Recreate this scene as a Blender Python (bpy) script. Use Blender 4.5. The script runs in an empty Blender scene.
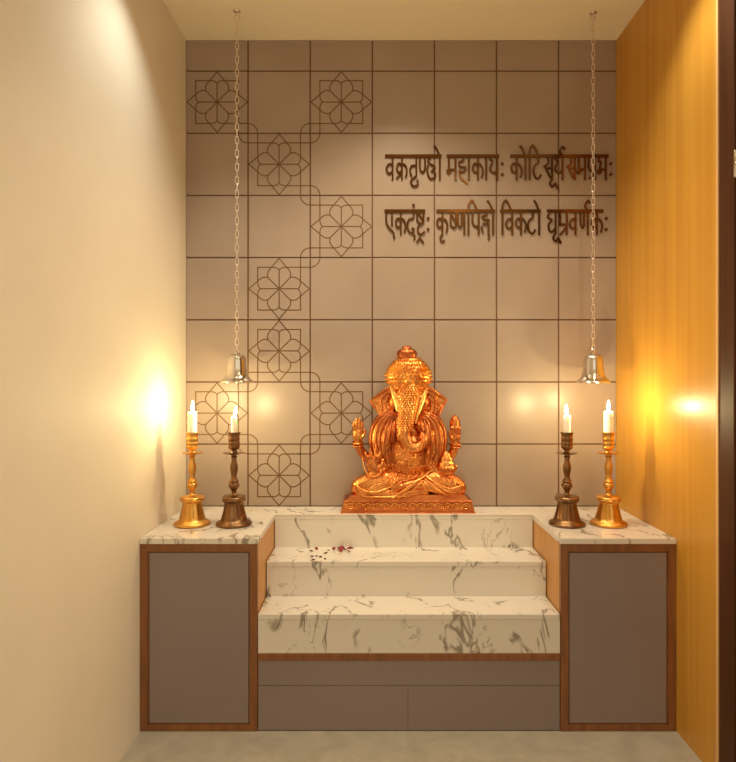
import bpy, bmesh, math, random
from mathutils import Vector, Matrix, Quaternion
from mathutils.bvhtree import BVHTree
random.seed(7)
PI = math.pi
C = bpy.context.scene.collection
SC = bpy.context.scene
F = 618.0; CX = 373.0; CY = 376.0; EYE = 1.398          # lens in pixels, vanishing point, eye height
YB = 3.03                                               # back wall
YF = 2.43                                               # cabinet fronts
XL, XR = -0.918, 1.193
ZC = 3.045
ZT = 0.759
def wx(px, Y): return (px - CX) / F * Y
def wz(py, Y): return EYE - (py - CY) / F * Y
def W(px, py, Y): return Vector((wx(px, Y), Y, wz(py, Y)))

# ------------------------------------------------------------------ materials
def mat(name, col, rough=0.5, metal=0.0, coat=0.0, coat_rough=0.1, spec=0.5):
    m = bpy.data.materials.new(name); m.use_nodes = True
    b = m.node_tree.nodes['Principled BSDF']
    b.inputs['Base Color'].default_value = (*col, 1)
    b.inputs['Roughness'].default_value = rough
    b.inputs['Metallic'].default_value = metal
    b.inputs['Coat Weight'].default_value = coat
    b.inputs['Coat Roughness'].default_value = coat_rough
    b.inputs['Specular IOR Level'].default_value = spec
    return m
def nodes(m): return m.node_tree.nodes, m.node_tree.links, m.node_tree.nodes['Principled BSDF']
def noise_mix(m, c1, c2, scale=(1,1,1), nscale=5.0, detail=4.0, dist=0.0, lo=0.3, hi=0.7, bump=0.0, bump_dist=0.002):
    N, L, b = nodes(m)
    tc = N.new('ShaderNodeTexCoord'); mp = N.new('ShaderNodeMapping'); mp.inputs['Scale'].default_value = scale
    L.new(tc.outputs['Object'], mp.inputs['Vector'])
    n = N.new('ShaderNodeTexNoise'); n.inputs['Scale'].default_value = nscale; n.inputs['Detail'].default_value = detail
    n.inputs['Distortion'].default_value = dist
    L.new(mp.outputs[0], n.inputs['Vector'])
    r = N.new('ShaderNodeValToRGB'); r.color_ramp.elements[0].position = lo; r.color_ramp.elements[1].position = hi
    r.color_ramp.elements[0].color = (*c1, 1); r.color_ramp.elements[1].color = (*c2, 1)
    L.new(n.outputs['Fac'], r.inputs['Fac']); L.new(r.outputs['Color'], b.inputs['Base Color'])
    if bump:
        bp = N.new('ShaderNodeBump'); bp.inputs['Strength'].default_value = bump; bp.inputs['Distance'].default_value = bump_dist
        L.new(n.outputs['Fac'], bp.inputs['Height']); L.new(bp.outputs[0], b.inputs['Normal'])
    return m

M = {}
M['wall'] = noise_mix(mat('cream wall paint', (.80,.70,.54), .6, spec=.35), (.76,.67,.53), (.80,.71,.565), nscale=3, bump=.03)
M['ceiling'] = mat('ceiling paint', (.95,.87,.66), .7)
M['tile'] = noise_mix(mat('taupe glazed tile', (.4,.3,.25), .33, spec=.55), (.340,.258,.200), (.380,.292,.230), nscale=3.2, detail=3)
M['grout'] = mat('brown grout', (.15,.072,.026), .55)
M['inlay'] = mat('brown engraved line', (.15,.075,.028), .5)
M['laminate'] = noise_mix(mat('taupe laminate', (.25,.19,.17), .38), (.255,.200,.190), (.275,.217,.205), nscale=2)
M['walnut'] = noise_mix(mat('walnut edging', (.3,.12,.04), .4), (.19,.070,.020), (.29,.115,.034), scale=(9,9,1.2), nscale=5, detail=6)
M['oak'] = noise_mix(mat('honey oak side', (.6,.32,.1), .45), (.56,.27,.075), (.66,.35,.12), scale=(9,9,1.0), nscale=4, detail=6)
M['veneer'] = noise_mix(mat('amber wood veneer', (.6,.3,.05), .36, coat=.1, coat_rough=.2, spec=.3), (.55,.255,.032), (.65,.335,.050), scale=(16,16,.38), nscale=1.1, detail=8, dist=.5, lo=.3, hi=.72)
M['darkwood'] = noise_mix(mat('dark brown wood', (.07,.025,.01), .5, spec=.25), (.06,.019,.006), (.085,.03,.010), scale=(12,12,.6), nscale=3, detail=5)
M['edge'] = mat('pale veneer edge', (.75,.46,.2), .5)
M['doorskin'] = mat('brown door leaf', (.16,.075,.04), .4)
M['steel'] = mat('polished chrome', (.74,.69,.64), .07, 1.0)
M['chain'] = mat('chain metal', (.86,.76,.66), .3, 1.0)
M['brass'] = noise_mix(mat('golden stick metal', (.9,.5,.12), .34, 1.0), (.70,.36,.075), (.82,.46,.12), nscale=20)
M['bronze'] = noise_mix(mat('brown stick metal', (.3,.16,.06), .3, 1.0), (.19,.10,.045), (.30,.165,.075), nscale=22)
M['letter'] = mat('bronze mirror lettering', (.18,.078,.022), .14, 1.0)
M['wax'] = mat('candle wax', (.97,.94,.84), .45)
b = M['wax'].node_tree.nodes['Principled BSDF']; b.inputs['Subsurface Weight'].default_value = .6; b.inputs['Subsurface Radius'].default_value = (.03,.02,.01); b.inputs['Subsurface Scale'].default_value = 1.0
M['wick'] = mat('wick', (.05,.03,.02), .9)
M['petal'] = mat('rose petal', (.24,.012,.014), .55)
M['drypetal'] = mat('dried petal', (.10,.022,.012), .6)
def emis(name, col, s):
    m = bpy.data.materials.new(name); m.use_nodes = True
    N, L = m.node_tree.nodes, m.node_tree.links; N.clear()
    e = N.new('ShaderNodeEmission'); e.inputs[0].default_value = (*col, 1); e.inputs[1].default_value = s
    o = N.new('ShaderNodeOutputMaterial'); L.new(e.outputs[0], o.inputs[0]); return m
M['flame'] = emis('candle flame', (1.0,.80,.40), 1050)
M['lampglass'] = emis('lamp glass', (1.0,.8,.55), 4)
M['whiteplastic'] = mat('white lamp ring', (.8,.78,.72), .4)

for k in ('brass', 'bronze'):
    N_, L_, b_ = nodes(M[k]); n_ = N_.new('ShaderNodeTexNoise'); n_.inputs['Scale'].default_value = 90; bp_ = N_.new('ShaderNodeBump')
    tc_ = N_.new('ShaderNodeTexCoord'); L_.new(tc_.outputs['Object'], n_.inputs['Vector'])
    bp_.inputs['Strength'].default_value = .5; bp_.inputs['Distance'].default_value = .002; L_.new(n_.outputs['Fac'], bp_.inputs['Height']); L_.new(bp_.outputs[0], b_.inputs['Normal'])
# copper statue: gold-rubbed copper
def copper(name, c1, c2, rough):
    m = noise_mix(mat(name, c1, rough, 1.0), c1, c2, nscale=14, detail=5, lo=.35, hi=.65)
    N, L, b = nodes(m)
    n = N.new('ShaderNodeTexNoise'); n.inputs['Scale'].default_value = 120; n.inputs['Detail'].default_value = 3
    bp = N.new('ShaderNodeBump'); bp.inputs['Strength'].default_value = .8; bp.inputs['Distance'].default_value = .003
    tc = N.new('ShaderNodeTexCoord'); L.new(tc.outputs['Object'], n.inputs['Vector'])
    L.new(n.outputs['Fac'], bp.inputs['Height']); L.new(bp.outputs[0], b.inputs['Normal'])
    return m
M['copper'] = copper('gilded copper', (.64,.19,.048), (.88,.36,.095), .25)
M['cloth'] = copper('highlight copper', (.82,.31,.075), (.95,.46,.13), .25)  # brighter copper, stands in for highlights on folds, beads and carving
M['copperdark'] = copper('reddish copper', (.50,.13,.04), (.66,.22,.06), .28)
M['gold'] = copper('rubbed gold', (1.0,.60,.17), (1.0,.70,.24), .22)
M['crownlit'] = copper('candlelit copper', (.86,.36,.08), (.98,.54,.14), .24)  # brighter copper, candle glow on the crown put into its colour

# marble: sparse smoky veins on warm white
def marble():
    m = mat('veined white marble', (.8,.76,.68), .14, spec=.55)
    N, L, b = nodes(m)
    tc = N.new('ShaderNodeTexCoord'); mp = N.new('ShaderNodeMapping')
    mp.inputs['Location'].default_value = (5.3, 2.4, .6); mp.inputs['Rotation'].default_value = (.1, .25, .2); mp.inputs['Scale'].default_value = (1.25, 1.0, .62)
    L.new(tc.outputs['Object'], mp.inputs['Vector'])
    def nz(scale, detail, dist, rough=.55, v=mp.outputs[0]):
        n = N.new('ShaderNodeTexNoise'); n.inputs['Scale'].default_value = scale; n.inputs['Detail'].default_value = detail
        n.inputs['Distortion'].default_value = dist; n.inputs['Roughness'].default_value = rough; L.new(v, n.inputs['Vector']); return n.outputs['Fac']
    def mth(op, a, bb=None):
        x = N.new('ShaderNodeMath'); x.operation = op
        for i, q in enumerate((a, bb)):
            if q is None: continue
            if isinstance(q, (int, float)): x.inputs[i].default_value = q
            else: L.new(q, x.inputs[i])
        return x.outputs[0]
    def ramp(v, a, c):
        r = N.new('ShaderNodeMapRange'); r.inputs['From Min'].default_value = a; r.inputs['From Max'].default_value = c
        r.interpolation_type = 'SMOOTHSTEP'; L.new(v, r.inputs['Value']); return r.outputs[0]
    v1 = mth('ABSOLUTE', mth('SUBTRACT', nz(3.8, 4, .8), .5))
    w = mth('MULTIPLY', nz(8, 2, 0), .046)                       # varying width
    line = mth('SUBTRACT', 1.0, ramp(mth('SUBTRACT', v1, w), -.022, .004))
    mask = ramp(nz(6.5, 2, 0), .49, .56)
    veins = mth('MULTIPLY', line, mask)
    v2 = mth('ABSOLUTE', mth('SUBTRACT', nz(6.5, 4, 1.2), .5))
    thin = mth('MULTIPLY', mth('SUBTRACT', 1.0, ramp(v2, .0, .014)), ramp(nz(5.2, 2, .3), .54, .62))
    tot = mth('MINIMUM', mth('ADD', mth('MULTIPLY', veins, .85), mth('MULTIPLY', thin, .55)), 1.0)
    mx = N.new('ShaderNodeMix'); mx.data_type = 'RGBA'
    mx.inputs['A'].default_value = (.75,.70,.62,1); mx.inputs['B'].default_value = (.22,.185,.13,1)
    L.new(tot, mx.inputs['Factor']); L.new(mx.outputs['Result'], b.inputs['Base Color'])
    return m
M['marble'] = marble()
def floor_mat():
    m = noise_mix(mat('beige polished stone floor', (.4,.36,.28), .3, spec=.5), (.37,.33,.26), (.45,.405,.32), nscale=9, detail=8, dist=.8, lo=.35, hi=.65)
    return m
M['floor'] = floor_mat()

# ------------------------------------------------------------------ mesh helpers
def link(name, bm, m, parent=None, smooth=False, mats=None):
    me = bpy.data.meshes.new(name); bm.normal_update(); bm.to_mesh(me); bm.free()
    for x in (mats or [m]): me.materials.append(x)
    if smooth:
        for p in me.polygons: p.use_smooth = True
    o = bpy.data.objects.new(name, me); C.objects.link(o)
    if parent: o.parent = parent; o.matrix_parent_inverse = Matrix.Translation(-parent.location)
    return o
def tag(o, label, cat, group=None):
    o['label'] = label; o['category'] = cat
    if group: o['group'] = group
    return o
def thing(name, loc, label, cat, group=None):
    o = bpy.data.objects.new(name, None); C.objects.link(o); o.location = loc; o.empty_display_size = .05
    return tag(o, label, cat, group)
def struct(o): o['kind'] = 'structure'; return o
def auto_smooth(o, ang=40):
    me = o.data
    for p in me.polygons: p.use_smooth = True
    me.set_sharp_from_angle(angle=math.radians(ang))
    return o

def box(bm, x0, x1, y0, y1, z0, z1, bev=0.0, mi=0):
    r = bmesh.ops.create_cube(bm, size=1.0); vs = r['verts']
    for v in vs:
        v.co = Vector(((x0+x1)/2 + v.co.x*(x1-x0), (y0+y1)/2 + v.co.y*(y1-y0), (z0+z1)/2 + v.co.z*(z1-z0)))
    fs = {f for v in vs for f in v.link_faces}
    for f in fs: f.material_index = mi
    if bev:
        es = {e for v in vs for e in v.link_edges}
        res = bmesh.ops.bevel(bm, geom=list(es), offset=bev, segments=2, affect='EDGES', profile=.5)
        for f in res['faces']: f.material_index = mi
def boxobj(name, dims, m, parent=None, bev=0.0):
    bm = bmesh.new(); box(bm, *dims, bev=bev); return link(name, bm, m, parent)
def prism(bm, pts, y0, y1, mi=0):
    """closed outline in x,z extruded along y"""
    a = [bm.verts.new((p[0], y0, p[1])) for p in pts]; c = [bm.verts.new((p[0], y1, p[1])) for p in pts]
    n = len(pts); fs = [bm.faces.new(a), bm.faces.new(c[::-1])]
    for i in range(n): fs.append(bm.faces.new((a[i], c[i], c[(i+1)%n], a[(i+1)%n])))
    for f in fs: f.material_index = mi
    bmesh.ops.recalc_face_normals(bm, faces=fs)
def lathe(bm, prof, seg=40, c=(0,0,0), flute=None, sy=1.0):
    """prof: list of (radius, z)"""
    rings = []
    for k, (r, z) in enumerate(prof):
        if r < 1e-6: rings.append([bm.verts.new((c[0], c[1], c[2]+z))]); continue
        ring = []
        for i in range(seg):
            a = 2*PI*i/seg; rr = r*(flute(k, a) if flute else 1)
            ring.append(bm.verts.new((c[0]+rr*math.cos(a), c[1]+rr*math.sin(a)*sy, c[2]+z)))
        rings.append(ring)
    for A, B in zip(rings, rings[1:]):
        if len(A) == 1 and len(B) == 1: continue
        for i in range(seg):
            j = (i+1) % seg
            if len(A) == 1: bm.faces.new((A[0], B[j], B[i]))
            elif len(B) == 1: bm.faces.new((A[i], A[j], B[0]))
            else: bm.faces.new((A[i], A[j], B[j], B[i]))
def tube(bm, pts, r, seg=8, closed=False, round_ends=True):
    pts = [Vector(p) for p in pts]; n = len(pts)
    rs = r if isinstance(r, (list, tuple)) else [r]*n
    rs = list(rs)
    if round_ends and not closed:
        d0 = (pts[0]-pts[1]).normalized(); d1 = (pts[-1]-pts[-2]).normalized()
        pts = [pts[0]+d0*rs[0]*.95, pts[0]+d0*rs[0]*.6] + pts + [pts[-1]+d1*rs[-1]*.6, pts[-1]+d1*rs[-1]*.95]
        rs = [rs[0]*.3, rs[0]*.8] + rs + [rs[-1]*.8, rs[-1]*.3]; n = len(pts)
    rings = []; ref = None
    for i in range(n):
        if closed: t = pts[(i+1)%n]-pts[i-1]
        else: t = pts[min(i+1,n-1)]-pts[max(i-1,0)]
        t = t.normalized()
        if ref is None:
            ref = Vector((0,1,0)) if abs(t.y) < .9 else Vector((1,0,0))
        u = (ref - t*ref.dot(t)).normalized(); ref = u; w = t.cross(u)
        rings.append([bm.verts.new(pts[i] + (u*math.cos(2*PI*k/seg)+w*math.sin(2*PI*k/seg))*rs[i]) for k in range(seg)])
    m = n if closed else n-1
    for i in range(m):
        A, B = rings[i], rings[(i+1)%n]
        for k in range(seg):
            bm.faces.new((A[k], A[(k+1)%seg], B[(k+1)%seg], B[k]))
    if not closed:
        bm.faces.new(rings[0][::-1]); bm.faces.new(rings[-1])
def ell(bm, c, rx, ry, rz, rot=0.0, seg=14):
    """ellipsoid, radii along x, y(depth), z; rot about the y axis"""
    R = Matrix.Rotation(rot, 3, 'Y'); c = Vector(c)
    r = bmesh.ops.create_uvsphere(bm, u_segments=seg, v_segments=max(6, seg*2//3), radius=1)
    for v in r['verts']: v.co = c + R @ Vector((v.co.x*rx, v.co.y*ry, v.co.z*rz))
def spline(pts, n=8):
    """Catmull-Rom through 2D/3D points"""
    P = [Vector(p) for p in pts]; P = [2*P[0]-P[1]] + P + [2*P[-1]-P[-2]]; out = []
    for i in range(1, len(P)-2):
        for k in range(n):
            t = k/n; a, b_, c, d = P[i-1], P[i], P[i+1], P[i+2]
            out.append(.5*((2*b_)+(c-a)*t+(2*a-5*b_+4*c-d)*t*t+(3*b_-a-3*c+d)*t**3))
    out.append(P[-2]); return out
def ribbon(bm, pts, w, y0, y1, mi=0, closed=False):
    """flat line of constant width in the x,z plane, with mitred corners, extruded from y0 (front) to y1"""
    P = [Vector((p[0], p[1])) for p in pts]; n = len(P); L_, R_ = [], []
    for i in range(n):
        a = P[i]-P[i-1] if (i > 0 or closed) else P[1]-P[0]
        c = P[(i+1)%n]-P[i] if (i < n-1 or closed) else P[-1]-P[-2]
        a.normalize(); c.normalize()
        na = Vector((-a.y, a.x)); nc = Vector((-c.y, c.x)); m = na+nc
        m = nc if m.length < .3 else m.normalized()
        s = w/2/max(.5, m.dot(nc))
        L_.append(P[i]+m*s); R_.append(P[i]-m*s)
    vs = [[bm.verts.new((q[0], y, q[1])) for q in (L_[i], R_[i])] for y in (y0, y1) for i in range(n)]
    A, B = vs[:n], vs[n:]; fs = []
    for i in range(n if closed else n-1):
        j = (i+1) % n
        fs += [bm.faces.new((A[i][0], A[j][0], A[j][1], A[i][1])), bm.faces.new((A[i][0], B[i][0], B[j][0], A[j][0])), bm.faces.new((A[i][1], A[j][1], B[j][1], B[i][1]))]
    if not closed:
        fs += [bm.faces.new((A[0][0], A[0][1], B[0][1], B[0][0])), bm.faces.new((A[-1][0], B[-1][0], B[-1][1], A[-1][1]))]
    for f in fs:
        f.material_index = mi
    f0 = fs[0]; f0.normal_update()
    for f in fs: f.normal_update()
    if f0.normal.y > 0:
        for f in fs: f.normal_flip()

# ------------------------------------------------------------------ the room
YBACK = -2.2
struct(boxobj('floor', (XL-.1, 3.0, YBACK, YB+.1, -.1, 0), M['floor']))
struct(boxobj('ceiling', (XL-.1, 3.0, YBACK, YB+.1, ZC, ZC+.1), M['ceiling']))
struct(boxobj('wall_left', (XL-.1, XL, YBACK, YB+.1, 0, ZC), M['wall']))
YE = 2.137
struct(boxobj('wall_right', (XR, XR+.1, YE+.012, YB+.1, 0, ZC), M['veneer']))
struct(boxobj('trim_1', (XR-.001, XR+.1, YE, YE+.012, 0, ZC), M['edge']))
struct(boxobj('trim_2', (XR+.003, XR+.1, 2.048, YE, 0, ZC), M['darkwood'], bev=.002))
d = struct(boxobj('door_1', (XR+.012, XR+.06, 1.15, 2.047, .005, 2.9), M['doorskin'], bev=.003))
bm = bmesh.new(); tube(bm, [(XR+.006, 2.043, 2.06), (XR+.006, 2.043, 2.14)], .007); tube(bm, [(XR+.003, 2.035, 2.10), (XR+.003, 2.045, 2.10)], .004)
link('hinge', bm, M['steel'], d, True)
# seams of the floor slabs are cut in as thin dark joints of the floor mesh
fl = bpy.data.objects['floor']

# back wall: backing, single tiles standing proud of the grout, engraved flower lines
bm = bmesh.new()
box(bm, XL-.1, XR+.1, YB+.004, YB+.1, 0, ZC, mi=1)
gx = [186, 248, 310.2, 372.3, 434.5, 496.5, 558.6, 620.7]
gz = [40, 71, 133.2, 195.4, 257.6, 319.8, 382, 444.2, 506.4]
g = .0034
for i in range(7):
    x0 = wx(gx[i], YB)+(g if i else .001); x1 = min(wx(gx[i+1], YB)-g, XR-.001)
    for j in range(8):
        z1 = wz(gz[j], YB)-(g if j else .001); z0 = wz(gz[j+1], YB)+g
        box(bm, x0, x1, YB, YB+.0045, z0, z1, bev=.0012)
LW = .0057
def cell(c, r): return (gx[c]+31.1, gz[r]+31.1 if r else 0)
def back(pts): return [(wx(p[0], YB), wz(p[1], YB)) for p in pts]
eps = [0]
def engr(pts, closed=False):
    eps[0] = (eps[0]+1) % 7
    ribbon(bm, back(pts), LW, YB-.0004-.00003*eps[0], YB+.001, 2, closed)
def motif(cx, cy):
    for q in range(4):
        a = q*PI/2; ca, sa = round(math.cos(a)), round(math.sin(a))
        R = lambda p: (cx+p[0]*ca-p[1]*sa, cy+p[0]*sa+p[1]*ca)
        engr([R((0,0)), R((0,-18.5))])
        for s in (-1, 1):
            engr([R((s*p[0], p[1])) for p in spline([(0,-18.5),(1.2,-19.9),(3.6,-21.1),(7.4,-21.4)], 5)])
            out = [Vector((0,-30.3))] + spline([(7.2,-21.8),(10.2,-18.3),(11.6,-14.5),(11,-11)], 5) + [Vector((0,0))]
            engr([R((s*p[0], p[1])) for p in out])
        engr([R((-7.2,-21.4)), R((-21.4,-21.4)), R((-21.4,-7.2))])
flowers = [(0,1),(2,1),(1,2),(2,3),(1,4),(1,5),(0,6),(2,6),(1,7)]
for c, r in flowers: motif(*cell(c, r))
def connect(px, py, sx):
    """two interlaced arcs round a tile corner; sx=+1 links upper-left to lower-right, -1 upper-right to lower-left"""
    k = 9.7
    A = [(-k-3,-k),(0,-k)] + [(k*math.sin(t), -k*math.cos(t)) for t in [PI/2*i/8 for i in range(1,8)]] + [(k,0),(k,k+3)]
    B = [(-k,-k-3),(-k,0)] + [(-k*math.cos(t), k*math.sin(t)) for t in [PI/2*i/8 for i in range(1,8)]] + [(0,k),(k+3,k)]
    for S in (A, B): engr([(px+sx*p[0], py+p[1]) for p in S])
for c, r, s in [(1,2,1),(2,2,-1),(2,3,1),(2,4,-1),(2,6,1),(1,6,-1),(1,7,1),(2,7,-1)]:
    connect(gx[c], gz[r], s)
struct(link('wall_back', bm, None, mats=[M['tile'], M['grout'], M['inlay']]))

# ------------------------------------------------------------------ lettering (metal words fixed to the tiles)
YLF, YLB = YB-.008, YB-.0007
def circ(cx, cy, rx, ry, a0=0, a1=360, n=14):
    return [(cx+rx*math.cos(math.radians(a0+(a1-a0)*i/n)), cy-ry*math.sin(math.radians(a0+(a1-a0)*i/n))) for i in range(n+1)]
SP = lambda *p: [(v.x, v.y) for v in spline(p, 5)]
def ka(x, h, w=5.0):            # loop left of a stem, hook on the right; h = headline y
    return [[(x,h),(x,h+24)], circ(x-w*.52, h+12, w*.5, 4.6), SP((x,h+8.5),(x+w*.5,h+8.5),(x+w*.92,h+12.5),(x+w*.95,h+17),(x+w*.75,h+21.5))]
def va(x, h, w=7.0):
    return [[(x,h),(x,h+24)], SP((x,h+9),(x-w*.5,h+8),(x-w*.95,h+12.5),(x-w*.6,h+17.5),(x,h+15.5))]
def aa(x, h): return [[(x,h),(x,h+24)]]
def matra_e(x, h, x0): return [SP((x0,h-10.5),(x0+(x-x0)*.4,h-7.5),(x,h))]
def matra_i(x, h, x1): return [[(x,h+24),(x,h)], SP((x,h),(x+.2,h-6),(x+(x1-x)*.35,h-10.6),(x+(x1-x)*.7,h-6.5),(x1,h))]
def visarga(x, h): return [('dot', x, h+7.6), ('dot', x, h+18.4)]
def ma(x, h, w=6.6): return [[(x,h),(x,h+24)], SP((x-w,h),(x-w,h+9),(x-w,h+16)), circ(x-w, h+15.5, 1.5, 1.8), [(x-w,h+13.5),(x,h+13.5)]]
def ta(x0, h): return [SP((x0+4.8,h),(x0+4.6,h+7),(x0+1.6,h+9),(x0,h+14),(x0+1.4,h+20.5),(x0+4.5,h+22.6),(x0+7.6,h+18.6))]
def sa(x, h, w=9): return [[(x,h),(x,h+24)], SP((x-w*.55,h),(x-w*.4,h+6),(x-w*.75,h+10.5),(x-w*.95,h+9.5)), SP((x-w*.85,h+9.5),(x-w*.6,h+14),(x-w*.2,h+22)), [(x-w*.5,h+12),(x,h+12)]]
def ya(x, h, w=8): return [[(x,h),(x,h+24)], SP((x-w,h+2.5),(x-w*.62,h+5),(x-w*.85,h+10),(x-w*.9,h+14),(x-w*.45,h+17),(x,h+14))]
def uu(x, h): return [SP((x,h+23),(x-2.6,h+27),(x,h+31),(x+2.6,h+27.5),(x+5.4,h+33))]
def nna(x0, x1, xs, h): return [SP((x0,h),(x0,h+11),(x0+(x1-x0)*.5,h+16.8),(x1,h+14),(x1,h+9),(x1,h)), [(xs,h),(xs,h+24)]]
H1, H2 = 156.4, 211.2
words = [
 ('first word of the upper line, at far left', H1, (385,441.5), [
   va(392.6,H1,6.6), ka(401.9,H1,5.0)+[[(401.6,H1+17),(396.6,H1+22.5)]],
   [[(416.2,H1),(416.2,H1+20)], SP((416.2,H1+9.5),(411.6,H1+10),(410,H1+15),(411.5,H1+20.5))] + [SP((416.2,H1+20),(411,H1+24.5),(413,H1+30),(417.5,H1+29),(417.3,H1+23.5))],
   [SP((420,H1),(419.8,H1+12),(422.3,H1+16.5),(424.8,H1+12),(424.8,H1))],
   [SP((431.5,H1),(428,H1+5),(431,H1+8.5),(434.5,H1+10.5),(432,H1+15)), SP((428,H1+9),(427,H1+15),(430,H1+22.5),(434.5,H1+21),(434.5,H1+16),(431,H1+15))],
   aa(439.6,H1)+matra_e(439.6,H1,434)]),
 ('second word of the upper line', H1, (446.5,499), [
   ma(455.2,H1), [[(463,H1),(463,H1+5)], SP((463,H1+5),(459.2,H1+6),(459.6,H1+10.5),(465.2,H1+11.5),(463,H1+16),(460.5,H1+15)), SP((459.2,H1+14),(460.5,H1+21.5),(464,H1+24.5),(467,H1+27.5))],
   aa(468.6,H1), ka(477.6,H1), aa(485.9,H1), ya(496.9,H1,7.6), visarga(502,H1)]),
 ('longest word of the upper line, next to the wooden wall', H1, (510,608), [
   ka(516.4,H1,5.2), aa(525.2,H1)+matra_e(525.2,H1,519.5), matra_i(529.4,H1,537.8), ta(533.2,H1),
   sa(551.8,H1,9.0)+uu(552.2,H1), ya(562.3,H1,8.0)+[SP((562.3,H1),(559.5,H1-4.5),(562,H1-9),(565,H1-6.5))], sa(574.6,H1,8.6), ma(584.6,H1,6.0),
   [[(594.6,H1),(594.6,H1+24)], SP((588.4,H1),(588.4,H1+11),(591,H1+15.5),(594.6,H1+14.5)), [(594.2,H1+17.5),(588.6,H1+23)]],
   [[(605.4,H1),(605.4,H1+24)], SP((599,H1+.5),(598.2,H1+5),(600.6,H1+6),(599.6,H1+11),(599,H1+16)), circ(599,H1+15.5,1.5,1.8), [(599,H1+13.5),(605.4,H1+13.5)]], visarga(610.3,H1)]),
 ('first word of the lower line, with a dot above it', H2, (384.5,425), [
   [SP((386.3,H2),(386.4,H2+11),(389,H2+17),(393.2,H2+21.5),(394.4,H2+28)), [(392,H2),(392,H2+15)]],
   ka(400.8,H2,4.8), [SP((413.4,H2),(413.2,H2+7),(409.2,H2+8.5),(407.3,H2+14),(409,H2+20.5),(412.5,H2+22),(413.6,H2+18),(411.6,H2+17)), SP((412.5,H2+22),(414.6,H2+25),(414.2,H2+29)), ('dot',413.4,H2-5.6)],
   [[(417,H2),(417,H2+9)], SP((417,H2+9),(420,H2+12.8),(423.3,H2+11.5)), [(423.3,H2),(423.3,H2+12)], [(417.5,H2+1.5),(422.8,H2+9)], SP((422,H2+12.5),(418,H2+15.5),(418,H2+21),(421,H2+23.6),(424.6,H2+20.5)), [(416.8,H2+31.5),(419.4,H2+27),(423.6,H2+32)]],
   visarga(428,H2)]),
 ('second and wider word of the lower line', H2, (436.2,494.7), [
   ka(442.2,H2,5.2)+[SP((442.4,H2+23),(440,H2+27),(441.6,H2+30.5),(444.8,H2+29.5))],
   [[(450.4,H2),(450.4,H2+14)], SP((450.4,H2+14),(453.5,H2+17),(456,H2+15.5)), [(455.8,H2),(455.8,H2+16)], [(450.8,H2+2),(455.4,H2+12)]],
   nna(457.6,461.4,464,H2), matra_i(468.2,H2,477), [[(478.4,H2),(478.4,H2+24)], SP((472.4,H2),(472.2,H2+11),(474.8,H2+15.5),(478.4,H2+14.5))],
   [SP((486.4,H2),(486,H2+4),(482,H2+5.5),(484,H2+8.5),(488.5,H2+9),(486,H2+13),(482.5,H2+12.5)), SP((481.8,H2+15),(481.6,H2+19),(483,H2+22)), SP((488.2,H2+12),(488.2,H2+20),(488.8,H2+29))],
   aa(492.8,H2)+matra_e(492.8,H2,487)]),
 ('third word of the lower line', H2, (499.9,540.4), [
   matra_i(502.2,H2,511), va(511.9,H2,6.6), ka(520.7,H2,5.0), ta(527.6,H2), aa(538.8,H2)+matra_e(538.8,H2,533.6)]),
 ('last word of the lower line, next to the wooden wall', H2, (549,602.8), [
   [SP((546.8,H2-1.2),(549,H2+1.8),(547.4,H2+6),(551.6,H2+9.5),(548.4,H2+13),(549,H2+19.5),(552.4,H2+20.5),(555.3,H2+16)), [(555.3,H2),(555.3,H2+23)]] + uu(555.3,H2-.5),
   [[(559.9,H2),(559.9,H2+15)], [(559.9,H2+13.5),(566.4,H2+13.5)], [(566.4,H2),(566.4,H2+24)], [(565.6,H2+16.5),(559.6,H2+24)]],
   va(575.2,H2,6.0), nna(580.2,583.8,587.4,H2)+[SP((587.4,H2),(584.8,H2-5),(587,H2-10),(590,H2-8))], ka(596.6,H2,5.2), visarga(605.8,H2)]),
]
for wi, (desc, H, (hx0, hx1), letters) in enumerate(words):
    wt = thing('metal_word', (wx((hx0+hx1)/2, YB), YB-.004, wz(H+24, YB)), ('bronze Sanskrit lettering, ' + desc), 'lettering', 'metal words on the tiled wall')
    bm = bmesh.new(); ribbon(bm, back([(hx0,H),(hx1,H)]), .0150, YLF, YLB); link('headline', bm, M['letter'], wt)
    for L_ in letters:
        bm = bmesh.new()
        for si, s in enumerate(L_):
            y = YLF - .0002*(si+1)
            if s[0] == 'dot': ribbon(bm, back(circ(s[1], s[2], .72, .8, 0, 330, 11)), .0068, y, YLB, closed=True); continue
            ribbon(bm, back(s), .0088, y, YLB, closed=False)
        link('letter', bm, M['letter'], wt)

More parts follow.
